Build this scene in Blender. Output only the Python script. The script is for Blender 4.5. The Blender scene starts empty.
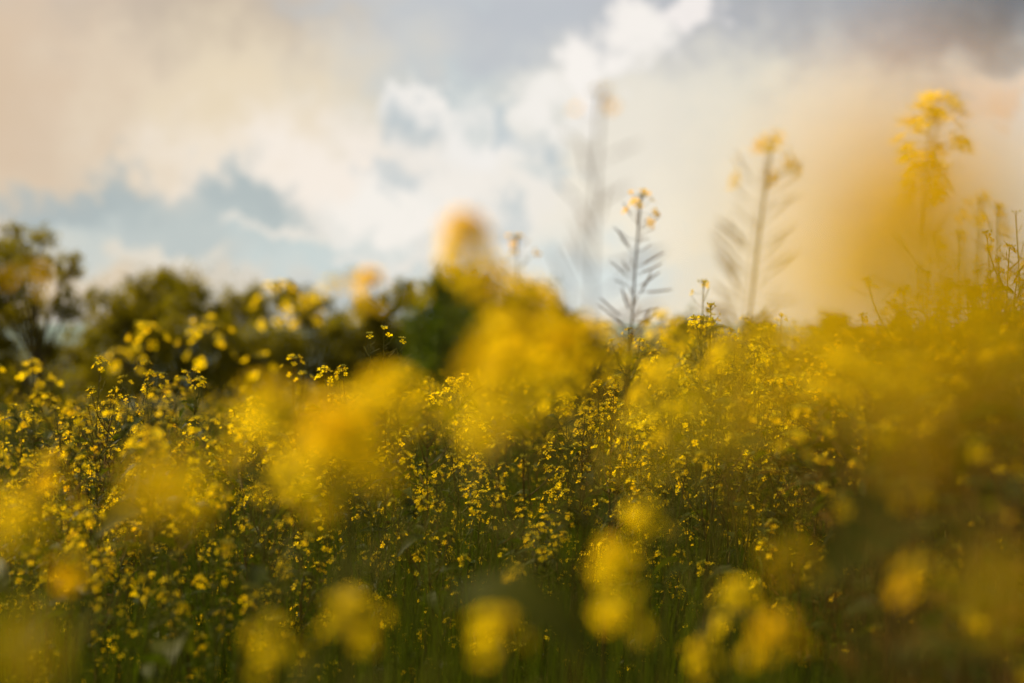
import bpy, math, random
import numpy as np
from mathutils import Vector, Matrix
rng = np.random.default_rng(7)
random.seed(7)
sc = bpy.context.scene
C = sc.collection
R = math.radians
# ------------------------------------------------------------------ camera
CAM_Z, FPX, HOR = 1.30, 50 / 36 * 1024, 325.0
def at(px, py, d):
    return Vector(((px - 512) / FPX * d, d, CAM_Z - (py - HOR) / FPX * d))
cd = bpy.data.cameras.new('camera'); cam = bpy.data.objects.new('camera', cd); C.objects.link(cam)
cam.location = (0, 0, CAM_Z)
cam.rotation_euler = (R(90) - math.atan((341.5 - HOR) / FPX), 0, 0)
cd.lens = 50; cd.sensor_width = 36; cd.clip_start = 0.02; cd.clip_end = 20000
cd.dof.use_dof = True; cd.dof.focus_distance = 3.6; cd.dof.aperture_fstop = 1.6
sc.camera = cam
sc.view_settings.view_transform = 'Standard'; sc.view_settings.look = 'None'
sc.view_settings.exposure = 0.95; sc.view_settings.gamma = 1
sc.cycles.max_bounces = 6; sc.cycles.diffuse_bounces = 4; sc.cycles.transmission_bounces = 4
sc.cycles.glossy_bounces = 2
sc.cycles.use_denoising = True

# ------------------------------------------------------------------ sun + sky
AZ, EL = -62.0, 42.0
sl = bpy.data.lights.new('sun', 'SUN'); sl.energy = 5.0; sl.angle = R(0.5); sl.color = (1.0, 0.86, 0.60)
so = bpy.data.objects.new('sun', sl); C.objects.link(so)
sv = Vector((math.sin(R(AZ)) * math.cos(R(EL)), math.cos(R(AZ)) * math.cos(R(EL)), math.sin(R(EL))))
so.rotation_euler = sv.to_track_quat('Z', 'Y').to_euler(); so.location = (-6, 4, 9)

def lin(c):
    return tuple(((x / 255) / 12.92 if x / 255 <= 0.04045 else ((x / 255 + 0.055) / 1.055) ** 2.4) for x in c)
W = bpy.data.worlds.new('World'); sc.world = W; W.use_nodes = True
nt = W.node_tree; nt.nodes.clear(); L = nt.links.new
def nd(t, **k):
    n = nt.nodes.new(t)
    for a, b in k.items(): setattr(n, a, b)
    return n
out = nd('ShaderNodeOutputWorld'); bg = nd('ShaderNodeBackground'); bg.inputs['Strength'].default_value = 0.07
L(bg.outputs[0], out.inputs[0])
sky = nd('ShaderNodeTexSky', sky_type='NISHITA', sun_disc=False)
sky.sun_elevation = R(EL); sky.sun_rotation = R(AZ) % (2 * math.pi); sky.dust_density = 2.5
tc = nd('ShaderNodeTexCoord')
def vm(op, a, b=None):
    n = nd('ShaderNodeVectorMath', operation=op)
    for i, v in enumerate((a, b)):
        if v is None: continue
        if isinstance(v, (tuple, list)): n.inputs[i].default_value = v
        elif isinstance(v, (int, float)): n.inputs['Scale'].default_value = v
        else: L(v, n.inputs[i])
    return n
def noise(vec, scale, detail=3.0, rough=0.55):
    n = nd('ShaderNodeTexNoise'); n.inputs['Scale'].default_value = scale
    n.inputs['Detail'].default_value = detail; n.inputs['Roughness'].default_value = rough
    L(vec, n.inputs['Vector']); return n
D0 = tc.outputs['Generated']
n1 = noise(D0, 9, 2); n2 = noise(D0, 34, 4, 0.6)
o1 = vm('SCALE', vm('SUBTRACT', n1.outputs['Color'], (0.5, 0.5, 0.5)).outputs[0], 0.06)
o2 = vm('SCALE', vm('SUBTRACT', n2.outputs['Color'], (0.5, 0.5, 0.5)).outputs[0], 0.085)
DW = vm('ADD', vm('ADD', D0, o1.outputs[0]).outputs[0], o2.outputs[0]).outputs[0]
def mixc(fac, a, b):
    n = nd('ShaderNodeMix', data_type='RGBA')
    if isinstance(fac, float): n.inputs['Factor'].default_value = fac
    else: L(fac, n.inputs['Factor'])
    for s, v in ((6, a), (7, b)):
        if isinstance(v, tuple): n.inputs[s].default_value = (*v, 1)
        else: L(v, n.inputs[s])
    return n.outputs[2]
K = 7.6
def kc(c): return tuple(x * K for x in lin(c))
cur = mixc(0.9, sky.outputs[0], kc((200, 207, 205)))
ng = noise(D0, 3.2, 5, 0.6); mg = nd('ShaderNodeMapRange'); mg.inputs[1].default_value = .46; mg.inputs[2].default_value = .62
L(ng.outputs[0], mg.inputs[0]); cur = mixc(mg.outputs[0], cur, kc((226, 222, 214)))
# (px, py, rx, ry, colour, strength, inner, soft edge distortion?)
CL = [
 (600, 20, 520, 75, (188, 192, 198), .95, .2), (330, 40, 160, 60, (208, 208, 204), .9, .1),
 (880, -10, 250, 105, (168, 169, 173), 1, .0), (1075, -45, 180, 120, (88, 88, 92), .85, .0),  # second blob: lens vignetting painted into the top-right sky corner
 (-60, 90, 340, 330, (214, 186, 154), .85, .0), (90, 250, 240, 90, (226, 206, 176), .8, .1),  # first blob: peach lens flare painted into the sky colour
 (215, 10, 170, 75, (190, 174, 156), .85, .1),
 (255, 120, 170, 120, (232, 215, 186), .9, .2), (330, 200, 200, 90, (244, 234, 222), 1, .3),
 (760, 220, 300, 170, (246, 236, 214), 1, .3), (640, 130, 140, 100, (233, 226, 212), .8, .1),
 (570, 270, 170, 45, (216, 224, 222), .9, .2),
 (90, 214, 105, 40, (174, 184, 184), 1, .35), (240, 200, 60, 42, (178, 188, 188), 1, .4), (215, 240, 140, 46, (188, 197, 195), .95, .3),
 (330, 262, 110, 40, (200, 211, 209), .9, .3), (60, 250, 90, 30, (204, 210, 205), .8, .2), (280, 232, 60, 14, (232, 226, 215), .9, .3), (390, 262, 60, 12, (236, 229, 219), .8, .3),
 (150, 262, 60, 12, (231, 221, 204), .8, .3),
 (400, 212, 85, 38, (243, 238, 230), 1, .4), (520, 200, 70, 40, (238, 233, 226), .7, .2), (480, 150, 75, 48, (243, 239, 234), .85, .1), (425, 112, 40, 22, (240, 236, 230), 1, .5), (548, 104, 32, 30, (242, 238, 232), .9, .3),
 (600, 78, 34, 42, (245, 240, 234), 1, .5), (655, 38, 40, 32, (243, 238, 232), 1, .4), (695, 14, 28, 18, (240, 234, 230), 1, .4),
 (414, 130, 28, 30, (188, 197, 200), .9,.0), (394, 182, 44, 18, (194, 202, 204), .85,.0), (545, 148, 34, 24, (190, 199, 202), .85,.0), (506, 128, 18, 26, (190, 200, 204), .8, .3), (498, 215, 34, 12, (196, 204, 205), .8,.0), (560, 175, 40, 13, (200, 208, 208), .7, .3),
 (1005, 84, 62, 20, (228, 212, 196), .9, .4), (1010, 104, 30, 16, (230, 205, 182), 1, .4),
]
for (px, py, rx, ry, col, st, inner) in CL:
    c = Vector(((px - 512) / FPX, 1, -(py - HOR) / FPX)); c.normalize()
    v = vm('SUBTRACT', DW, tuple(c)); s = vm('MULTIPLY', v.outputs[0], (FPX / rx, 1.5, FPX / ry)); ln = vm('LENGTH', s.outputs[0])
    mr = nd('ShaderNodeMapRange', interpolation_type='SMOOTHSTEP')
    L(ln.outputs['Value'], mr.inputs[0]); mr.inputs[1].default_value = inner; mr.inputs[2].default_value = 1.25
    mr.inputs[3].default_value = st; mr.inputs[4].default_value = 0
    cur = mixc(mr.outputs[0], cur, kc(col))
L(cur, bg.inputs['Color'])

# ------------------------------------------------------------------ materials
def mat(name, col, col2=None, transl=0.0, tcol=None, rough=0.6, scale=8.0, spec=0.06, bump=0.0, objrand=0.0):
    m = bpy.data.materials.new(name); m.use_nodes = True
    t = m.node_tree; n = t.nodes; n.clear()
    o = n.new('ShaderNodeOutputMaterial'); p = n.new('ShaderNodeBsdfPrincipled')
    p.inputs['Roughness'].default_value = rough; p.inputs['Specular IOR Level'].default_value = spec
    g = n.new('ShaderNodeNewGeometry'); tx = n.new('ShaderNodeTexNoise'); tx.inputs['Scale'].default_value = scale; tx.inputs['Detail'].default_value = 4
    t.links.new(g.outputs['Position'], tx.inputs['Vector'])
    mr = n.new('ShaderNodeMapRange'); mr.inputs[1].default_value = .35; mr.inputs[2].default_value = .65
    t.links.new(tx.outputs[0], mr.inputs[0])
    # per-leaf / per-petal variety
    ad = n.new('ShaderNodeMath'); ad.operation = 'MULTIPLY_ADD'; ad.inputs[1].default_value = 0.6; ad.use_clamp = True
    sb = n.new('ShaderNodeMath'); sb.operation = 'MULTIPLY_ADD'; sb.inputs[1].default_value = 0.8; sb.inputs[2].default_value = -0.15
    t.links.new(g.outputs['Random Per Island'], sb.inputs[0]); t.links.new(mr.outputs[0], ad.inputs[0]); t.links.new(sb.outputs[0], ad.inputs[2])
    mx = n.new('ShaderNodeMix'); mx.data_type = 'RGBA'; mx.inputs[6].default_value = (*col, 1); mx.inputs[7].default_value = (*(col2 or col), 1)
    t.links.new(ad.outputs[0], mx.inputs['Factor']); t.links.new(mx.outputs[2], p.inputs['Base Color'])
    if transl:
        tr = n.new('ShaderNodeBsdfTranslucent'); ms = n.new('ShaderNodeMixShader'); ms.inputs[0].default_value = transl
        tm = n.new('ShaderNodeMix'); tm.data_type = 'RGBA'; tm.blend_type = 'MULTIPLY'; tm.inputs['Factor'].default_value = 1.0
        tm.inputs[7].default_value = (*(tcol or (1, 1, 1)), 1)
        t.links.new(mx.outputs[2], tm.inputs[6]); t.links.new(tm.outputs[2], tr.inputs[0])
        t.links.new(p.outputs[0], ms.inputs[1]); t.links.new(tr.outputs[0], ms.inputs[2]); t.links.new(ms.outputs[0], o.inputs[0])
    else:
        t.links.new(p.outputs[0], o.inputs[0])
    return m
M = dict(
 petal=mat('yellow_petal', (0.90, 0.53, 0.001), (0.98, 0.72, 0.003), .5, (1.0, .93, .5), .8, 30, .03),
 orange=mat('orange_petal', (0.85, 0.48, 0.001), (0.92, 0.60, 0.001), .45, (1, .85, .5), .8, 30, .03),
 bud=mat('green_bud', (0.30, 0.27, 0.015), (0.45, 0.36, 0.02), .25, None, .55, 40),
 stem=mat('plant_stem', (0.06, 0.068, 0.006), (0.09, 0.072, 0.008), .1, None, .6, 20),
 brown=mat('ripening_stem', (0.085, 0.048, 0.007), (0.065, 0.04, 0.006), .1, None, .6, 20),
 pod=mat('seed_pod_skin', (0.10, 0.10, 0.008), (0.17, 0.13, 0.014), .3, None, .55, 20),
 bpod=mat('brown_pod_skin', (0.10, 0.045, 0.003), (0.15, 0.075, 0.005), .3, None, .6, 20),
 leaf=mat('plant_leaf', (0.022, 0.032, 0.001), (0.050, 0.050, 0.002), .45, (1.1, 1.2, .5), .55, 6),
 grass=mat('grass_blade', (0.026, 0.042, 0.001), (0.062, 0.070, 0.003), .45, (1.1, 1.2, .5), .55, 3),
 tleaf=mat('tree_leaf', (0.085, 0.090, 0.003), (0.165, 0.15, 0.005), .55, (1.7, 1.4, .35), .5, 1.5),
 dleaf=mat('dark_tree_leaf', (0.035, 0.060, 0.005), (0.075, 0.095, 0.006), .4, (1.5, 1.4, .4), .5, 1.5),
 bark=mat('bark', (0.05, 0.035, 0.02), (0.09, 0.065, 0.04), 0, None, .9, 12),
 soil=mat('dark_soil_and_litter', (0.035, 0.026, 0.008), (0.04, 0.04, 0.008), 0, None, .95, 3),
 hill=mat('far_fields', (0.09, 0.13, 0.14), (0.11, 0.14, 0.12), 0, None, .95, .004),  # blue-grey tint stands in for distance haze
)

# ------------------------------------------------------------------ mesh collector
class MB:
    def __init__(s): s.v = []; s.f = []; s.m = []; s.n = 0
    def add(s, v, f, m=0):
        v = np.asarray(v, float).reshape(-1, 3); f = np.asarray(f, int)
        s.v.append(v); s.f.append(f + s.n); s.m.append(np.full(len(f), m)); s.n += len(v)
    def batch(s, tv, tf, tm, mats):                      # mats (N,4,4)
        mats = np.asarray(mats, float)
        if len(mats) == 0: return
        v = np.einsum('nij,vj->nvi', mats[:, :3, :3], tv) + mats[:, None, :3, 3]
        N, k = len(mats), len(tv)
        f = (tf[None] + (np.arange(N) * k)[:, None, None]).reshape(-1, 4)
        s.v.append(v.reshape(-1, 3)); s.f.append(f + s.n); s.m.append(np.tile(tm, N)); s.n += N * k
    def merged(s):
        return np.concatenate(s.v), np.concatenate(s.f), np.concatenate(s.m)
    def mesh(s, name, mats, smooth=True):
        me = bpy.data.meshes.new(name)
        v, f, m = s.merged()
        me.vertices.add(len(v)); me.vertices.foreach_set('co', v.ravel())
        me.loops.add(f.size); me.loops.foreach_set('vertex_index', f.ravel())
        me.polygons.add(len(f)); me.polygons.foreach_set('loop_start', np.arange(len(f)) * 4)
        me.polygons.foreach_set('material_index', m)
        me.polygons.foreach_set('use_smooth', np.full(len(f), smooth))
        for x in mats: me.materials.append(x)
        me.update(calc_edges=True); me.validate()
        return me
def link(name, me, parent=None, mtx=None):
    o = bpy.data.objects.new(name, me); C.objects.link(o)
    if parent: o.parent = parent
    if mtx is not None: o.matrix_basis = mtx
    return o
def tag(o, label=None, cat=None, group=None, kind=None):
    if label: o['label'] = label
    if cat: o['category'] = cat
    if group: o['group'] = group
    if kind: o['kind'] = kind
    return o
def frame_mat(pos, z, spin=0.0, s=1.0):
    z = np.asarray(z, float); z = z / (np.linalg.norm(z) + 1e-9)
    a = np.array([1, 0, 0]) if abs(z[0]) < .8 else np.array([0, 1, 0])
    x = np.cross(a, z); x /= np.linalg.norm(x); y = np.cross(z, x)
    c, n = math.cos(spin), math.sin(spin)
    x2 = x * c + y * n; y2 = -x * n + y * c
    m = np.eye(4); m[:3, 0] = x2 * s; m[:3, 1] = y2 * s; m[:3, 2] = z * s; m[:3, 3] = pos
    return m
def tube(mb, pts, r0, r1, sides=5, m=0):
    pts = np.asarray(pts, float); n = len(pts)
    V = []
    for i, p in enumerate(pts):
        t = pts[min(i + 1, n - 1)] - pts[max(i - 1, 0)]
        t /= np.linalg.norm(t) + 1e-9
        a = np.array([1., 0, 0]) if abs(t[0]) < .8 else np.array([0, 1., 0])
        x = np.cross(a, t); x /= np.linalg.norm(x); y = np.cross(t, x)
        r = r0 + (r1 - r0) * i / (n - 1)
        for k in range(sides):
            an = 2 * math.pi * k / sides
            V.append(p + (x * math.cos(an) + y * math.sin(an)) * r)
    F = [(i * sides + k, i * sides + (k + 1) % sides, (i + 1) * sides + (k + 1) % sides, (i + 1) * sides + k) for i in range(n - 1) for k in range(sides)]
    mb.add(V, F, m)
def bez(a, b, c, n):
    t = np.linspace(0, 1, n)[:, None]
    return (1 - t) ** 2 * np.asarray(a, float) + 2 * t * (1 - t) * np.asarray(b, float) + t * t * np.asarray(c, float)

# templates (all quads; unit sizes in metres)
def flower_tpl(r=0.0078, cup=.35, jit=0.0, rg=rng, lod=0):
    mb = MB()
    for k in range(4):
        a = k * math.pi / 2 + (rg.random() - .5) * jit; ca, sa = math.cos(a), math.sin(a)
        cu = cup * (1 + (rg.random() - .5) * jit * 2); L_ = r * (1 + (rg.random() - .5) * jit)
        if lod: rows = [(.08, .05, 0), (.75, .36, .8), (1., .2, .9)]
        else: rows = [(.06, .05, 0), (.35, .17, .55), (.62, .33, .85), (.86, .37, .95), (1.0, .2, .85)]
        V = []
        for (rr, w, h) in rows:
            for sgn in (-1, 1):
                x, y, z = rr * L_, sgn * w * L_ * 1.15, h * cu * L_
                V.append((x * ca - y * sa, x * sa + y * ca, z))
        F = [(2 * i, 2 * i + 1, 2 * i + 3, 2 * i + 2) for i in range(len(rows) - 1)]
        mb.add(V, F, 0)
    s = r * .13
    V = [(s, 0, 0), (0, s, 0), (-s, 0, 0), (0, -s, 0), (s * .8, 0, r * .5), (0, s * .8, r * .5), (-s * .8, 0, r * .5), (0, -s * .8, r * .5)]
    mb.add(V, [(0, 1, 5, 4), (1, 2, 6, 5), (2, 3, 7, 6), (3, 0, 4, 7), (4, 5, 6, 7)], 1)
    return mb
def spindle(length, r, sides=4, prof=((0, .25), (.12, .9), (.5, 1), (.85, .8), (.93, .3), (1, .1)), bend=.12):
    mb = MB(); V = []
    for (t, w) in prof:
        for k in range(sides):
            an = 2 * math.pi * k / sides
            V.append((math.cos(an) * r * w + bend * length * t * t, math.sin(an) * r * w, t * length))
    n = len(prof)
    F = [(i * sides + k, i * sides + (k + 1) % sides, (i + 1) * sides + (k + 1) % sides, (i + 1) * sides + k) for i in range(n - 1) for k in range(sides)]
    mb.add(V, F, 0); return mb
def leaf_tpl(length=.12, w=.022, droop=.35, wav=.25):
    rows = 7; V = []
    for i in range(rows):
        t = i / (rows - 1); ww = w * (math.sin(math.pi * (t ** .8) * .96 + .05)) * (1 + wav * math.sin(t * 19))
        x = t * length; z = length * (.55 * t - droop * 1.6 * t * t)
        V += [(x, -ww, z + ww * .35), (x, 0, z), (x, ww, z + ww * .35)]
    F = []
    for i in range(rows - 1):
        for k in range(2): F.append((3 * i + k, 3 * i + k + 1, 3 * i + 3 + k + 1, 3 * i + 3 + k))
    mb = MB(); mb.add(V, F, 0); return mb
FT = [flower_tpl(cup=c, jit=j).merged() for c, j in ((.25, .25), (.5, .3), (.8, .3), (.1, .3))]
FL = flower_tpl(cup=.4, lod=1).merged()
POD = spindle(.054, .0017).merged()
PODS = spindle(.042, .0012, 3, ((0, .4), (.5, 1), (1, .15))).merged()
BUD = spindle(.0052, .0015, 4, ((0, .4), (.4, 1), (.8, .7), (1, .1)), 0).merged()
LEAF = [leaf_tpl().merged(), leaf_tpl(.09, .012, .2, .1).merged(), leaf_tpl(.15, .03, .5, .4).merged()]
GA = 2.399963

def arc_point(pts, back):
    """point and tangent at distance `back` below the end of a polyline"""
    seg = np.linalg.norm(np.diff(pts, axis=0), axis=1); s = 0
    for i in range(len(seg) - 1, -1, -1):
        if s + seg[i] >= back or i == 0:
            t = min(1, (back - s) / (seg[i] + 1e-9)); d = (pts[i + 1] - pts[i]) / (seg[i] + 1e-9)
            return pts[i + 1] - d * seg[i] * t, d
        s += seg[i]
def raceme(pts, rg, nf, npod, rad, nb=8, podspan=.2, podlen=1.0, wide=1.0, fscale=1.0):
    """returns (pedicel polylines, flower matrices, bud matrices, pod matrices)"""
    ped, fl, bd, pd = [], [], [], []
    for i in range(nf):
        t = (i + .5) / nf; th = R(12 + 95 * t ** .8) * (.85 + .3 * rg.random()); ph = i * GA + rg.random() * .5
        base, d = arc_point(pts, rad * (.1 + .75 * t))
        m = frame_mat((0, 0, 0), d)[:3, :3]
        dr = m @ np.array([math.sin(th) * math.cos(ph), math.sin(th) * math.sin(ph), math.cos(th)])
        ln = rad * (.55 + .45 * t) * (.85 + .35 * rg.random()); tip = base + dr * ln
        nrm = dr + d * .5 + (rg.random(3) - .5) * .5 + np.array([0, 0, .15])
        ped.append((base, base + dr * ln * .5 + np.array([0, 0, -.001]), tip))
        fl.append(frame_mat(tip, nrm, rg.random() * 6, fscale * (.85 + .35 * rg.random())))
    for i in range(nb):
        t = (i + .5) / nb; th = R(5 + 50 * t); ph = i * GA
        base, d = arc_point(pts, 0); m = frame_mat((0, 0, 0), d)[:3, :3]
        dr = m @ np.array([math.sin(th) * math.cos(ph), math.sin(th) * math.sin(ph), math.cos(th)])
        tip = base + dr * (.004 + .006 * t); ped.append((base, (base + tip) / 2, tip)); bd.append(frame_mat(tip, dr, 0, .8 + .5 * rg.random()))
    for i in range(npod):
        t = (i + .5) / npod; ph = i * GA + rg.random() * .6
        base, d = arc_point(pts, rad * .9 + podspan * t); m = frame_mat((0, 0, 0), d)[:3, :3]
        if rg.random() < .15: continue
        th = R(50 + 42 * rg.random() + 8 * t) * wide; ph += (rg.random() - .5) * 1.2
        dr = m @ np.array([math.sin(th) * math.cos(ph), math.sin(th) * math.sin(ph), math.cos(th)])
        ln = .012 + .008 * rg.random(); tip = base + dr * ln; ped.append((base, (base + tip) / 2, tip))
        dz = dr + d * (.05 + .6 * rg.random()) + (rg.random(3) - .5) * .3
        pd.append(frame_mat(tip, dz, rg.random() * 6, podlen * (.5 + .5 * t) * (.6 + .65 * rg.random())))
    return ped, fl, bd, pd

def axes(rg, head, base, nb, sp, r=.0028, drop=(.05, .35), klo=4):
    """main stalk from base to head and nb side branches"""
    base, head = np.array(base, float), np.array(head, float)
    mid = (base + head) / 2 + np.array([(rg.random() - .5) * .08, (rg.random() - .5) * .08, .05])
    B = bez(base, mid, head, 26); tt = np.linspace(0, 1, 26); wa, wb = rg.random() * 6, rg.random() * 6
    B[:, 0] += .012 * np.sin(tt * 9 + wa) * tt * (1 - tt) * 3 + .003 * np.sin(tt * 31 + wb) * (1 - tt); B[:, 1] += .012 * np.sin(tt * 8 + wb) * tt * (1 - tt) * 3
    A = [(B, r, r * .38)]
    H = head[2] - base[2]
    for i in range(nb):
        ph = i * GA + rg.random(); k = int(2 * (klo + (12 - klo) * rg.random())); p = A[0][0][k]
        up = H - (p[2] - base[2]) - H * (drop[0] + (drop[1] - drop[0]) * rg.random()); up = max(up, .10)
        out_ = sp * (.5 + .8 * rg.random()) * (up / .4) ** .5
        e = p + np.array([math.cos(ph) * out_, math.sin(ph) * out_, up])
        c = p + np.array([math.cos(ph) * out_ * .75, math.sin(ph) * out_ * .75, up * .35])
        A.append((bez(p, c, e, 9), r * .6, r * .32))
    return A
def leaves(rg, A, n, s=1.0, lo=.12, hi=.8):
    ms = []
    for i in range(n):
        a = A[int(rg.random() * len(A))] if i % 3 else A[0]
        P = a[0]; k = lo + (hi - lo) * rg.random(); p = P[int(k * (len(P) - 1))]
        ph = rg.random() * 6.283; sc_ = s * (1.25 - k) * (.7 + .7 * rg.random()); tilt = (rg.random() - .3) * .7
        m = np.eye(4); rz = np.array(Matrix.Rotation(ph, 3, 'Z') @ Matrix.Rotation(-tilt, 3, 'Y') @ Matrix.Rotation((rg.random() - .5), 3, 'X'))
        m[:3, :3] = rz * sc_; m[:3, 3] = p; ms.append(m)
    return ms
FME = None
def tpl_mesh(name, t, mats):
    mb = MB(); mb.v = [t[0]]; mb.f = [t[1]]; mb.m = [t[2]]; return mb.mesh(name, mats)
FM = [tpl_mesh('flower', t, [M['petal'], M['bud']]) for t in FT]
FMO = [tpl_mesh('flower', t, [M['orange'], M['bud']]) for t in FT]
PM = tpl_mesh('seed_pod', POD, [M['pod']])
PMB = tpl_mesh('seed_pod', spindle(.054, .0018).merged(), [M['bpod']])

def plant(name, head, label, cat='plant', group=None, nf=16, rad=.02, npod=0, nb=0, sp=.1, seed=0, lean=0.05,
          hero=True, orange=False, podspan=.2, podlen=1.0, nleaf=10, brown=False, r=.0028, split_pods=None, bpod=None, bnf=None, drop=(.05, .35), basexy=None, wide=1.0, nbud=8, leafs=1.0, fs=1.0):
    """one plant: Empty at its foot > stem, foliage, flower_cluster (> flower), seed_pod / seed_pods"""
    rg = np.random.default_rng(seed + 100)
    root = bpy.data.objects.new(name, None); C.objects.link(root); root.empty_display_size = .05
    hx, hy, hz = head
    if basexy is None: a = rg.random() * 6.28; basexy = (hx + math.cos(a) * lean, hy + abs(math.sin(a)) * lean)
    root.location = (basexy[0], basexy[1], 0); tag(root, label, cat, group)
    A = axes(rg, (hx - basexy[0], hy - basexy[1], hz), (0, 0, 0), nb, sp, r, drop, 4 if hero else 1)
    sm = MB()
    for (P, r0, r1) in A: tube(sm, P, r0, r1, 6)
    stm = M['brown'] if brown else M['stem']
    ms = leaves(rg, A, nleaf, leafs)
    allpods = []
    clusters = []
    for ai, (P, r0, r1) in enumerate(A):
        f_n = nf if ai == 0 else (bnf if bnf is not None else max(0, int(nf * (.4 + .6 * rg.random()))))
        p_n = npod if ai == 0 else (bpod if bpod is not None else npod // 2)
        ped, fl, bd, pd = raceme(P, rg, f_n, p_n, rad * (1 if ai == 0 else .8), nbud, podspan if ai == 0 else podspan * .6, podlen, wide, fs)
        allpods += pd
        npd = len(ped) - len(pd)
        for q in ped[npd:]: tube(sm, q, .0005, .0005, 3)
        cb = MB()
        for q in ped[:npd]: tube(cb, q, .00045, .0004, 3)
        if bd: cb.batch(BUD[0], BUD[1], BUD[2] + 1, bd)
        if not hero and fl:
            for v in range(2):
                T = FT[v]; cb.batch(T[0], T[1], T[2] * 0 + np.where(T[2] == 0, 2, 1), fl[v::2])
        if cb.v: clusters.append((cb, fl))
    link('stem', sm.mesh('stem', [stm]), root)
    if ms:
        lm = MB()
        for v in range(3): lm.batch(*LEAF[v], ms[v::3])
        link('foliage', lm.mesh('foliage', [M['leaf']]), root)
    for cb, fl in clusters:
        co = link('flower_cluster', cb.mesh('flower_cluster', [stm, M['bud'], M['orange'] if orange else M['petal']]), root)
        if hero:
            for i, m in enumerate(fl): link('flower', (FMO if orange else FM)[i % 4], co, Matrix(m.tolist()))
    if allpods:
        if hero:
            for m in allpods[:100]: link('seed_pod', PMB if brown else PM, root, Matrix(m.tolist()))
        else:
            pb = MB(); pb.batch(*POD, allpods); link('seed_pod_sprays', pb.mesh('seed_pod_sprays', [M['bpod' if brown else 'pod']]), root)
    return root
def copy_tree(o, parent=None):
    c = o.copy(); C.objects.link(c); c.parent = parent
    for ch in list(o.children): copy_tree(ch, c)
    return c

# ------------------------------------------------------------------ ground
def gh(x, y):
    edge = 22 + 55 / (1 + math.exp(-max(-30, min(30, (x - 4) / 1.5)))) if y > 5 else 80
    t = max(0, y - edge)
    h = -10 * (1 - math.exp(-t / 45.0)) if t > 0 else 0
    if y > 300: h += 16 * min(1, (y - 300) / 1500) * (.8 + .2 * math.sin(x / 330.0))
    return h
mb = MB()
xs = np.concatenate([-np.geomspace(6000, 6, 30), np.linspace(-5, 5, 21), np.geomspace(6, 6000, 30)])
ys = np.concatenate([[-4000, -800, -100, -20, -5], np.linspace(-2, 30, 65), np.geomspace(31, 9000, 60)])
V = [(x, y, gh(x, y) + (0.015 * math.sin(x * 3.1) * math.cos(y * 2.3) if y < 20 else 0)) for y in ys for x in xs]
nx = len(xs)
F = []; mi = []
for j in range(len(ys) - 1):
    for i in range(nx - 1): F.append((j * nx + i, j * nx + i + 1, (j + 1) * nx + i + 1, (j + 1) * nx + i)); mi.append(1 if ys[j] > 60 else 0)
mb.add(V, F); mb.m = [np.array(mi)]
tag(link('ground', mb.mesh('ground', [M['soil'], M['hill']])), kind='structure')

# ------------------------------------------------------------------ trees
def tree(name, d, base_px, lobes, label, cat, nleaf, leaf=.05, m='tleaf', group='trees and bushes lined up behind the field', seed=1, trunk_r=.05, nstem=1, thick=.8):
    rg = np.random.default_rng(seed)
    s = d / FPX
    root = bpy.data.objects.new(name, None); C.objects.link(root)
    b = at(base_px, HOR, d); g0 = gh(b.x, d); root.location = (b.x, d, g0); tag(root, label, cat, group)
    o0 = np.array([b.x, d, g0])
    cen = []
    for (px, py, rp) in lobes:
        r = rp * s; c = np.array(at(px, py, d + (rg.random() - .5) * 2 * thick)) - o0
        cen.append((c, r))
    tb = MB()
    zt = np.mean([c[2] for c, r in cen]); cx = np.mean([c[0] for c, r in cen])
    tips = []
    for k in range(nstem):
        p0 = np.array([(k - (nstem - 1) / 2) * .12, 0, -.1]); p1 = np.array([cx * .5 + (k - (nstem - 1) / 2) * .5, 0, zt * .9])
        P = bez(p0, (p0 + p1) / 2 + np.array([(rg.random() - .5) * .3, .1, 0]), p1, 10); tube(tb, P, trunk_r, trunk_r * .5, 8); tips.append(P)
    for i, (c, r) in enumerate(cen):
        P = tips[i % nstem]; st = P[min(9, max(3, int(9 * min(.95, c[2] / max(zt, .1) * .6))))]
        Q = bez(st, st * .4 + c * .6 + np.array([0, 0, .1]), c, 8); tube(tb, Q, trunk_r * .42, trunk_r * .1, 5)
        for k in range(7):
            dv = rg.normal(size=3); dv /= np.linalg.norm(dv); e = c + dv * r * .95
            tube(tb, bez(Q[5], c, e, 5), trunk_r * .14, .004, 4)
    link('trunk', tb.mesh('trunk', [M['bark']]), root)
    # crown: twigs' worth of leaves in many small clumps through each lobe
    vol = np.array([r ** 2.4 for c, r in cen]); vol /= vol.sum()
    tv = np.array([(0, 0, 0), (.5, -.28, .06), (1, 0, 0), (.5, .28, .06)]); tf = np.array([[0, 1, 2, 3]]); tm = np.array([0])
    ms = []
    for (c, r), w in zip(cen, vol):
        n = int(nleaf * w); ncl = max(14, n // 70)
        for q in range(ncl):
            dv = rg.normal(size=3); dv /= np.linalg.norm(dv)
            cc = c + dv * r * (rg.random() ** .45) * np.array([1, 1, .95]); cr = r * (.12 + .2 * rg.random())
            k = n // ncl
            pos = cc + rg.normal(size=(k, 3)) * cr * (.5 + .6 * rg.random())
            # a few sprays run out of the outline
            if rg.random() < .4: pos += dv * np.linspace(0, 1, k)[:, None] * r * .35
            for p in pos:
                nrm = rg.normal(size=3) * .8 + np.array([0, 0, .5]); ms.append(frame_mat(p, nrm, rg.random() * 6.28, leaf * (.6 + .8 * rg.random())))
    cb = MB(); cb.batch(tv, tf, tm, ms)
    link('crown', cb.mesh('crown', [M[m]], False), root)
    return root
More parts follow.
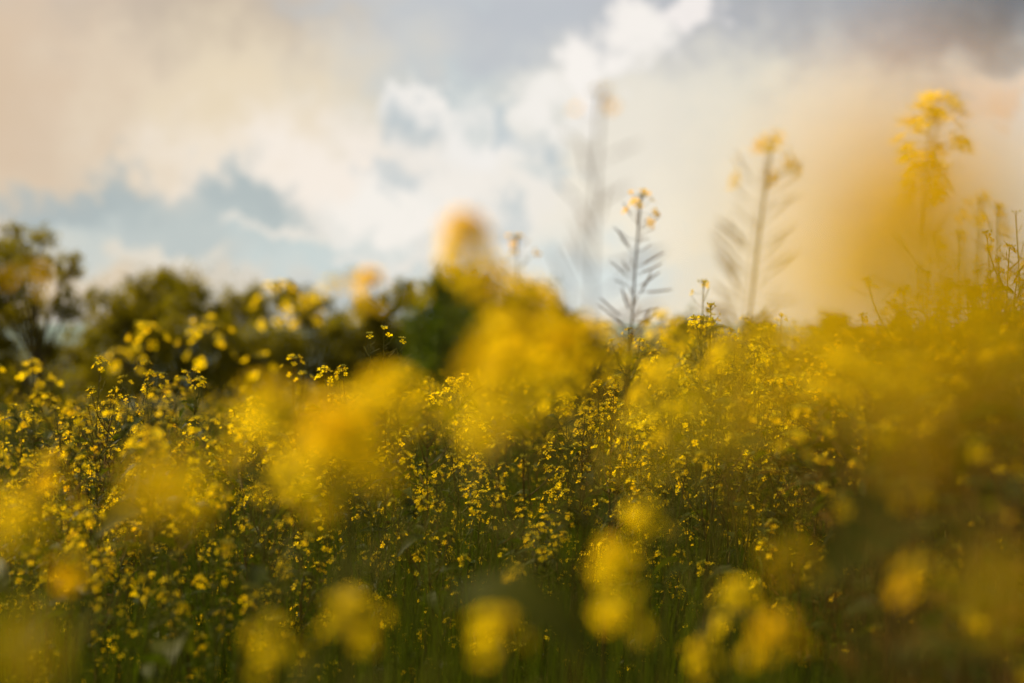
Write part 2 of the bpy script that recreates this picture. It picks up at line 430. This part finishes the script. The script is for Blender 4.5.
tree('young_tree', 16, 36, [(30, 262, 26), (6, 285, 30), (62, 276, 18), (18, 318, 30), (66, 312, 22), (42, 240, 13), (2, 245, 20), (14, 232, 10), (74, 262, 11), (-30, 270, 35), (-25, 320, 35), (44, 345, 18), (5, 355, 20), (-10, 385, 26), (78, 350, 22), (85, 385, 26), (48, 395, 16)],
     'dark slender tree with a bare lower trunk at far left, taller than its neighbours', 'tree', 24000, .042, seed=3, trunk_r=.05)
tree('young_tree', 19, 150, [(160, 305, 34), (116, 312, 26), (172, 280, 19), (196, 302, 24), (128, 345, 34), (180, 345, 30), (92, 335, 22), (100, 300, 12), (140, 285, 14), (215, 330, 22), (150, 330, 34), (205, 375, 28), (165, 385, 30), (120, 385, 26)],
     'olive green tree with a two-humped crown, second from the left in the tree line', 'tree', 42000, .045, seed=4, nstem=3)
tree('bush', 20, 262, [(232, 318, 26), (258, 306, 22), (288, 298, 18), (314, 314, 20), (272, 348, 30), (235, 358, 28), (305, 355, 28), (250, 300, 9), (270, 395, 35), (220, 395, 30), (320, 395, 30)],
     'olive bush with a ragged flat top, right of the two-humped tree', 'bush', 42000, .045, seed=5, nstem=4, trunk_r=.035)
tree('bush', 20.5, 378, [(345, 338, 24), (372, 316, 22), (400, 300, 18), (412, 292, 11), (330, 325, 16), (380, 352, 34), (405, 345, 30), (350, 372, 28), (378, 395, 35)],
     'green bush with a narrow pointed top, left of the dark round tree', 'bush', 38000, .045, seed=6, nstem=4, trunk_r=.035)
tree('round_tree', 18, 462, [(450, 302, 32), (447, 280, 17), (472, 288, 22), (436, 332, 30), (484, 322, 36), (500, 350, 34), (460, 360, 40), (430, 375, 30), (490, 390, 34), (432, 296, 14)],
     'dense dark green round-topped tree, tallest in the middle of the tree line', 'tree', 52000, .045, 'dleaf', seed=7, nstem=3)
tree('bush', 18.5, 552, [(532, 316, 30), (560, 330, 26), (582, 350, 24), (540, 352, 34), (605, 368, 20), (520, 300, 16), (545, 385, 34), (590, 385, 28)],
     'low dark bush at the right end of the tree line, behind the thick yellow flowers', 'bush', 34000, .045, 'dleaf', seed=8, nstem=3, trunk_r=.03)
tree('bush', 20.5, 50, [(20, 372, 26), (55, 365, 24), (88, 372, 26), (110, 392, 24), (-10, 395, 30), (35, 400, 28), (75, 402, 28)],
     'low shaggy bush filling the space under the slender dark tree at far left', 'bush', 20000, .045, seed=11, nstem=3, trunk_r=.03)
far = [(690, 75, 26), (760, 80, 20), (838, 70, 46), (905, 74, 60), (985, 68, 50), (1060, 70, 60)]
for i, (px, d, w) in enumerate(far):
    k = (w, 14)
    tree('distant_tree', d, px, [(px - w * .5, 331, 9), (px, 326, 12 + (w > 40) * 3), (px + w * .5, 330, 10), (px - w * .2, 338, 12), (px + w * .25, 338, 12)],
         'low hazy tree on the horizon behind the right half of the field', 'tree', 1800, .3, 'dleaf', 'low trees on the right horizon', seed=20 + i, trunk_r=.15, thick=2)

# ------------------------------------------------------------------ plants one can single out
YF = 'yellow flowering plant'
n_ = [0]
def P(px, py, d, label, name='flowering_plant', **k):
    n_[0] += 1
    h = at(px, py, d)
    return plant(name, h, label, 'plant', 'single plants standing out from the field', seed=n_[0] * 13, **k)
# tall seed stalks against the sky
P(600, 100, 1.32, 'tallest pale stalk, very blurred, ringed head against the white clouds', 'seeding_plant', nf=3, rad=.022, npod=26, nb=0, podspan=.30, podlen=1.2, brown=True, split_pods=True, orange=True, r=.0034, basexy=(0.06, 1.34), nleaf=2, nbud=10, wide=.95, fs=.9)
P(641, 200, 2.45, 'slim dark stalk topped by a few small orange blossoms, clearest against the sky', 'seeding_plant', nf=9, rad=.033, npod=46, nb=0, podspan=.24, podlen=1.05, split_pods=True, orange=True, r=.0042, basexy=(0.16, 2.5), nleaf=2, brown=True, fs=1.15)
P(768, 150, 1.6, 'leaning brown seed stalk with a fan of pods, right of the orange-tipped stalk', 'seeding_plant', nf=11, rad=.034, npod=64, nb=0, podspan=.30, podlen=1.25, split_pods=True, orange=True, r=.0044, basexy=(0.11, 1.65), nleaf=2, fs=1.3, brown=True)
P(703, 285, 2.75, 'short twiggy seed stalk with a yellow tuft between the two taller stalks', 'seeding_plant', nf=3, rad=.022, npod=26, nb=1, sp=.06, podspan=.26, split_pods=True, r=.003, nleaf=4)
P(934, 112, 1.62, 'tall stalk with big yellow blossoms at its top inside the yellow blur', 'flowering_plant', nf=26, rad=.042, npod=26, nb=1, sp=.05, podspan=.3, split_pods=True, r=.0045, basexy=(.41, 1.66), nleaf=5, brown=True, fs=1.5, drop=(.03, .06))
P(985, 205, 1.5, 'brown stalk with an untidy head left of the curved stem at the right edge', 'seeding_plant', nf=8, rad=.03, npod=34, nb=2, sp=.06, podspan=.3, split_pods=True, r=.0045, nleaf=6, brown=True, orange=True)
P(1016, 215, 2.9, 'thin curved stem with clear outline, at the right edge of the picture', 'seeding_plant', nf=0, rad=.02, npod=26, nb=1, sp=.12, podspan=.3, split_pods=True, r=.0032, nleaf=4, brown=True, nbud=4)
P(384, 330, 3.5, 'clear thin stalk of green pods and buds in front of the tree line', 'seeding_plant', nf=2, rad=.024, npod=24, nb=2, sp=.04, podspan=.14, podlen=.6, split_pods=True, r=.0024, nleaf=6, bnf=1, nbud=14, drop=(.01, .05))
P(325, 372, 3.3, 'clear small stalk with a knot of yellow flowers left of the green pod stalk', nf=10, rad=.026, npod=10, nb=1, sp=.05, podspan=.14, split_pods=True, r=.0022, nleaf=6)
P(452, 385, 3.6, 'clear loose spray of tiny yellow flowers below the dark round-topped tree', nf=18, rad=.03, npod=14, nb=6, sp=.11, podspan=.12, split_pods=True, r=.0028, nleaf=10, drop=(.01, .25))
P(517, 242, 2.1, 'slim stalk with a ring of orange buds beside the blurred orange head', 'flowering_plant', nf=8, rad=.024, npod=10, nb=0, podspan=.15, split_pods=True, orange=True, r=.0024, nleaf=4)
P(566, 398, 3.5, 'dark upright stem with yellow flowers in the clear middle of the field', nf=12, rad=.026, npod=22, nb=3, sp=.09, podspan=.25, split_pods=True, r=.0035, nleaf=10)
for px, py, d in ((962, 236, 1.9), (1002, 300, 1.6), (905, 326, 2.2), (944, 296, 1.45), (868, 338, 2.4), (1012, 352, 1.25), (978, 322, 2.1), (940, 250, 2.3), (990, 250, 2.5), (905, 290, 2.8), (1018, 320, 2.2), (960, 300, 2.6), (1000, 210, 2.0), (880, 320, 1.9), (922, 372, 1.2), (1030, 262, 1.8)):
    n_[0] += 1
    plant('seeding_plant', at(px, py, d), 'brown seed stalk in the dark tangle at the right edge, under the tall flowering stalk', 'plant', 'brown stalks tangled at the right edge', seed=n_[0] * 13,
          nf=3, rad=.02, npod=30, nb=4, sp=.09, podspan=.3, bnf=1, bpod=14, r=.0035, nleaf=10, brown=True, orange=True, drop=(.03, .3))
# blurred flower heads in front, from the nearest lens-filling ones outwards
SP = [
 (905, 245, .2, 'huge yellow blur of a plant almost touching the lens, upper right', dict(nf=30, rad=.019, fs=1.15, npod=6, nb=0)),
 (790, 230, .15, 'palest and widest veil of blossom, over the sky at right', dict(nf=1, rad=.007, npod=0, nbud=2)),
 (340, 446, .62, 'brightest yellow blur left of centre, in front of the tree line', dict(nf=52, rad=.027, npod=6, nb=0)),
 (385, 402, .75, 'yellow head touching the brightest blur from its upper right', dict(nf=22, rad=.022, npod=4, nb=0)),
 (272, 418, .72, 'soft yellow head touching the brightest blur from its left', dict(nf=20, rad=.026, npod=4, nb=0)),
 (512, 380, .55, 'big soft yellow head just right of centre below the tree line', dict(nf=34, rad=.026, npod=6, nb=0)),
 (530, 318, 1.0, 'yellow peak rising above the low dark bush', dict(nf=44, rad=.04, npod=6, nb=1, sp=.05, drop=(.0, .03))),
 (556, 352, 1.05, 'yellow head just under and right of the yellow peak', dict(nf=22, rad=.032, npod=6, nb=0)),
 (467, 238, .85, 'orange-yellow blurred head high over the dark round-topped tree', dict(nf=34, rad=.019, npod=4, nb=0, fs=1.1)),
 (488, 282, .9, 'yellow head just below the high orange one', dict(nf=18, rad=.020, npod=6, nb=0)),
 (165, 492, .5, 'large soft yellow blur low on the left side', dict(nf=18, rad=.015, npod=6, nb=0)),
 (22, 520, .62, 'rounded yellow blur at the left edge of the field', dict(nf=14, rad=.018, npod=6, nb=0)),
 (70, 572, .9, 'small ochre head below the rounded blur at the left edge', dict(nf=8, rad=.018, npod=6, nb=0, orange=True)),
 (286, 484, 1.25, 'small yellow tuft under the brightest blur', dict(nf=12, rad=.026, npod=8, nb=0)),
 (352, 620, .85, 'ragged yellow tuft near the bottom, left of the middle', dict(nf=16, rad=.024, npod=6, nb=0)),
 (616, 562, .85, 'bright oval blossom blur low in the right-hand middle', dict(nf=20, rad=.017, npod=6, nb=0)),
 (620, 616, .75, 'fainter blossom blur directly below the bright oval one', dict(nf=9, rad=.017, npod=6, nb=0)),
 (496, 636, .8, 'round yellow blur at the bottom, just left of the middle line', dict(nf=12, rad=.018, npod=6, nb=0)),
 (514, 574, 1.8, 'single small bright blossom in the green middle', dict(nf=5, rad=.012, npod=8, nb=0)),
 (272, 646, .8, 'faint yellow tuft at the bottom between two ragged ones', dict(nf=10, rad=.022, npod=6, nb=0)),
 (778, 642, .75, 'ochre blur at the bottom right of the middle', dict(nf=13, rad=.019, npod=6, nb=0, orange=True)),
 (792, 568, .75, 'small ochre blur above the bottom ochre one', dict(nf=9, rad=.018, npod=6, nb=0, orange=True)),
 (918, 580, .75, 'dim ochre blur in the dark lower right', dict(nf=9, rad=.015, npod=6, nb=0, orange=True)),
 (644, 522, 1.0, 'small loose yellow head above the bright oval blur', dict(nf=11, rad=.02, npod=8, nb=1, sp=.05)),
 (700, 462, .42, 'wide ochre veil of a very near plant right of the middle', dict(nf=4, rad=.02, npod=6, nb=0)),
 (840, 380, .95, 'yellow head at the foot of the huge yellow blur', dict(nf=15, rad=.026, npod=8, nb=0)),
 (662, 392, 1.2, 'yellow head under the orange-tipped stalk', dict(nf=16, rad=.030, npod=8, nb=1, sp=.06)),
 (600, 338, 1.7, 'yellow head between the low dark bush and the orange-tipped stalk', dict(nf=24, rad=.04, npod=8, nb=2, sp=.07, drop=(0, .05))),
 (662, 322, 2.0, 'yellow head right at the foot of the orange-tipped stalk', dict(nf=16, rad=.03, npod=8, nb=1, sp=.07, drop=(0, .05))),
 (278, 292, 1.9, 'yellow head standing up to the sky over the ragged flat-topped bush', dict(nf=14, rad=.035, npod=10, nb=1, sp=.07, drop=(0, .05))),
 (370, 282, 1.35, 'lone orange petal head in the gap of sky between the bushes', dict(nf=8, rad=.010, npod=0, nb=0, fs=1.2, nbud=2)),
 (351, 278, 1.5, 'tiny faint orange bud head in the gap of sky', dict(nf=1, rad=.006, npod=0, nb=0, orange=True, nbud=2)),
 (28, 278, 1.1, 'small orange head in front of the slender dark tree crown', dict(nf=4, rad=.010, npod=2, nb=0, orange=True)),
 (150, 330, 2.2, 'knot of yellow flowers in front of the two-humped tree', dict(nf=9, rad=.025, npod=10, nb=0)),
 (208, 330, 2.1, 'ladder of yellow flowers right of the knot on the two-humped tree', dict(nf=13, rad=.04, npod=10, nb=1, sp=.03, drop=(0, .04))),
 (121, 358, 2.0, 'small yellow head lower left of the knot of flowers', dict(nf=7, rad=.022, npod=10, nb=0)),
 (34, 368, 2.5, 'yellow flowers in front of the bare trunk of the slender tree', dict(nf=9, rad=.026, npod=10, nb=0)),
 (144, 432, 2.4, 'yellow head beneath the two-humped tree, low in the field', dict(nf=8, rad=.022, npod=10, nb=0)),
 (405, 392, 1.3, 'yellow head left of the clear spray of tiny flowers', dict(nf=15, rad=.028, npod=8, nb=0)),
 (46, 480, 1.3, 'ochre head above the rounded blur at the left edge', dict(nf=7, rad=.026, npod=8, nb=0, orange=True)),
 (875, 445, .42, 'brown-yellow veil under the huge yellow blur', dict(nf=2, rad=.02, npod=20, nb=0, orange=True, brown=True)),
 (985, 600, .4, 'dark brown near plant added to imitate lens vignetting in the lower right corner', dict(nf=1, rad=.013, npod=22, nb=0, orange=True, brown=True)),  # added plant, its blur darkens this corner like lens vignetting
 (20, 660, .45, 'dark brown near plant added to imitate lens vignetting in the lower left corner', dict(nf=1, rad=.013, npod=20, nb=0, orange=True, brown=True)),  # also added for a vignette-like dark corner
 (725, 355, 1.6, 'yellow head below the short twiggy stalk', dict(nf=12, rad=.03, npod=10, nb=2, sp=.07, drop=(0, .1))),
 (895, 425, 1.9, 'small bright blossom under the huge yellow blur', dict(nf=5, rad=.016, npod=8, nb=0)),
]
for (px, py, d, lab, k) in SP:
    k = dict(k)
    if .45 < d < 1.1: d *= 1.22; k['nf'] = max(1, int(k['nf'] * (.8 if py < 470 else .65))); k['rad'] *= .95
    if d > .8 and py < 470 and k.get('nb') == 0 and k['nf'] > 6: k.update(nb=1 + n_[0] % 3, sp=.03, bnf=2 + n_[0] % 3, drop=(.0, .025))
    if d < 1.4: py -= .3 * k['rad'] * FPX / d
    k.setdefault('nleaf', 5 if d > .8 else 3)
    P(px, py, d, lab, r=.0025, **k)

# ------------------------------------------------------------------ the field: prototypes and copies
protos = []
for i in range(12):
    h = .92 + .25 * rng.random()
    p = plant('flowering_plant', (0, 0, h), 'x', 'plant', None, nf=int(3 + 6 * rng.random()), rad=.015 + .012 * rng.random(), npod=int(8 + 10 * rng.random()), nb=int(15 + 8 * rng.random()),
              sp=.15, seed=500 + i, hero=False, basexy=(0, 0), podspan=.16, podlen=.6, nleaf=44, leafs=.42, fs=.74, drop=(.02, .96), brown=(i % 4 == 3), r=.0027)
    protos.append(p)
GR = {'l': ('loose yellow-flowered plant among those in the left third of the field', 'field plants on the left'),
      'm': ('loose yellow-flowered plant among the clear ones in the middle of the field', 'clear field plants in the middle'),
      'r': ('loose yellow-flowered plant among those in the darker right third of the field', 'field plants on the right')}
ripe = []
for i in range(5):
    ripe.append(plant('seeding_plant', (0, 0, 1.0 + .1 * rng.random()), 'x', 'plant', None, nf=int(3 + 4 * rng.random()), rad=.018, npod=int(20 + 12 * rng.random()), nb=int(9 + 5 * rng.random()),
              sp=.15, seed=700 + i, hero=False, basexy=(0, 0), podspan=.22, podlen=.8, nleaf=34, leafs=.5, fs=.8, drop=(.02, .8), brown=True, orange=True, r=.0027))
used = set(); cnt = 0; tries = 0; pts = []
while cnt < 285 and tries < 20000:
    tries += 1
    d = 2.5 + 4.6 * rng.random() ** 1.6
    px = -60 + 1144 * rng.random()
    if d < 3.0 and 250 < px < 800: continue
    x = (px - 512) / FPX * d
    if any((x - a) ** 2 + (d - b) ** 2 < .075 ** 2 for a, b in pts): continue
    pts.append((x, d))
    isr = rng.random() < (.92 if px > 800 else .12)
    src = ripe[int(rng.random() * 5)] if isr else protos[int(rng.random() * 12)]
    o = src if src.name not in used else copy_tree(src); used.add(src.name)
    g = 'l' if px < 340 else 'm' if px < 720 else 'r'
    o.location = (x, d, 0); o.rotation_euler = ((rng.random() - .5) * .14, (rng.random() - .5) * .14, rng.random() * 6.28)
    # heads stay just under the sight line on the left and middle, stand taller on the right
    yt = np.interp(px, [0, 120, 250, 400, 520, 620, 1024], [402, 402, 394, 378, 362, 346, 316]) + 60 * rng.random() ** 1.6 * (3.6 / d) ** .5
    top = 1.3 - (yt - HOR) / FPX * d - .16 * rng.random() ** 1.5 + .07 * rng.random() ** 6
    if g == 'r' and px > 860: top += .02 + .2 * rng.random()
    s = top / 1.06; o.scale = (s, s, s)
    if isr: tag(o, 'brown-stemmed plant hung with seed pods and few ochre flowers, among the field plants', 'plant', 'brown podded field plants')
    else: tag(o, GR[g][0], 'plant', GR[g][1])
    cnt += 1

# far part of the field: one mass
def lod_plant(seed, ripe_=False):
    rg = np.random.default_rng(seed); A = axes(rg, (0, 0, 1.05), (0, 0, 0), 9, .15, .003, (.0, .6)); mb = MB()
    for (Pp, r0, r1) in A: tube(mb, Pp[::2], r0, r1, 3, 0)
    for (Pp, r0, r1) in A:
        ped, fl, bd, pd = raceme(Pp, rg, int((1 + 3.6 * rg.random()) * (.3 if ripe_ else 1)), 8, .026, 0, .2, .8)
        mb.batch(FL[0], FL[1], np.where(FL[2] == 0, 1, 2), fl); mb.batch(PODS[0], PODS[1], PODS[2] + 3, pd)
    ms = leaves(rg, A, 36, 1.0); T = LEAF[1]; mb.batch(T[0], T[1], T[2] + 2, ms)
    return mb.merged()
lods = [lod_plant(900 + i, i > 3) for i in range(6)]
mb = MB()
sets = [[] for _ in lods]
for i in range(1500):
    d = 7.0 + 14 * rng.random() ** 1.2; x = (-90 + 1200 * rng.random() - 512) / FPX * d
    if d > 15 and x < 1.0: d = 7 + 8 * rng.random()
    if 'far' == '': continue
    pxx = 512 + x / d * FPX; yt = np.interp(pxx, [0, 120, 250, 400, 520, 620, 1024], [402, 400, 392, 380, 364, 346, 334]) + 26 * rng.random() - 14 * rng.random() ** 4
    s = max(.5, 1.3 - (yt - HOR) / FPX * d) / 1.05
    m = np.array(Matrix.Translation((x, d, 0)) @ Matrix.Rotation(rng.random() * 6.28, 4, 'Z') @ Matrix.Rotation((rng.random() - .5) * .15, 4, 'X') @ Matrix.Scale(s, 4))
    sets[int(4 + 2 * rng.random()) if rng.random() < (.96 if pxx > 800 else .2) else int(4 * rng.random())].append(m)
for i in range(450):
    d = 21 + 40 * rng.random(); x = (620 + 520 * rng.random() - 512) / FPX * d
    s = (1.2 - .2 * rng.random()) / 1.05
    m = np.array(Matrix.Translation((x, d, 0)) @ Matrix.Rotation(rng.random() * 6.28, 4, 'Z') @ Matrix.Diagonal((s * 2.2, s * 2.2, s, 1)))
    sets[i % 6].append(m)
for T, ms in zip(lods, sets): mb.batch(*T, ms)
tag(link('distant_flower_field', mb.mesh('distant_flower_field', [M['stem'], M['petal'], M['leaf'], M['pod']])),
    'hazy far part of the yellow flowering field up to the tree line', 'flower field', kind='stuff')
# grass between the plants
mb = MB(); N = 30000
gv = []; 
tv = np.array([(-.5, 0, 0), (.5, 0, 0), (-.42, .08, .4), (.42, .08, .4), (-.28, .25, .75), (.28, .25, .75), (-.04, .5, 1), (.04, .5, 1)]); tf = np.array([(0, 1, 3, 2), (2, 3, 5, 4), (4, 5, 7, 6)]); ms = []
for i in range(N):
    d = 1.9 + 7 * rng.random() ** 1.2; x = (-90 + 1200 * rng.random() - 512) / FPX * d
    h = .4 + .6 * rng.random() ** 1.2; w = .002 + .003 * rng.random(); a = rng.random() * 6.28; b = .1 + .35 * rng.random()
    m = Matrix.Translation((x, d, 0)) @ Matrix.Rotation(a, 4, 'Z') @ Matrix.Diagonal((w, b * h, h, 1)); ms.append(np.array(m))
mb.batch(tv, tf, np.zeros(3, int), ms)
tag(link('grass', mb.mesh('grass', [M['grass']])), 'long green grass growing thickly between the flowering plants', 'grass', kind='stuff')
print('plants', cnt, 'heroes', n_[0])
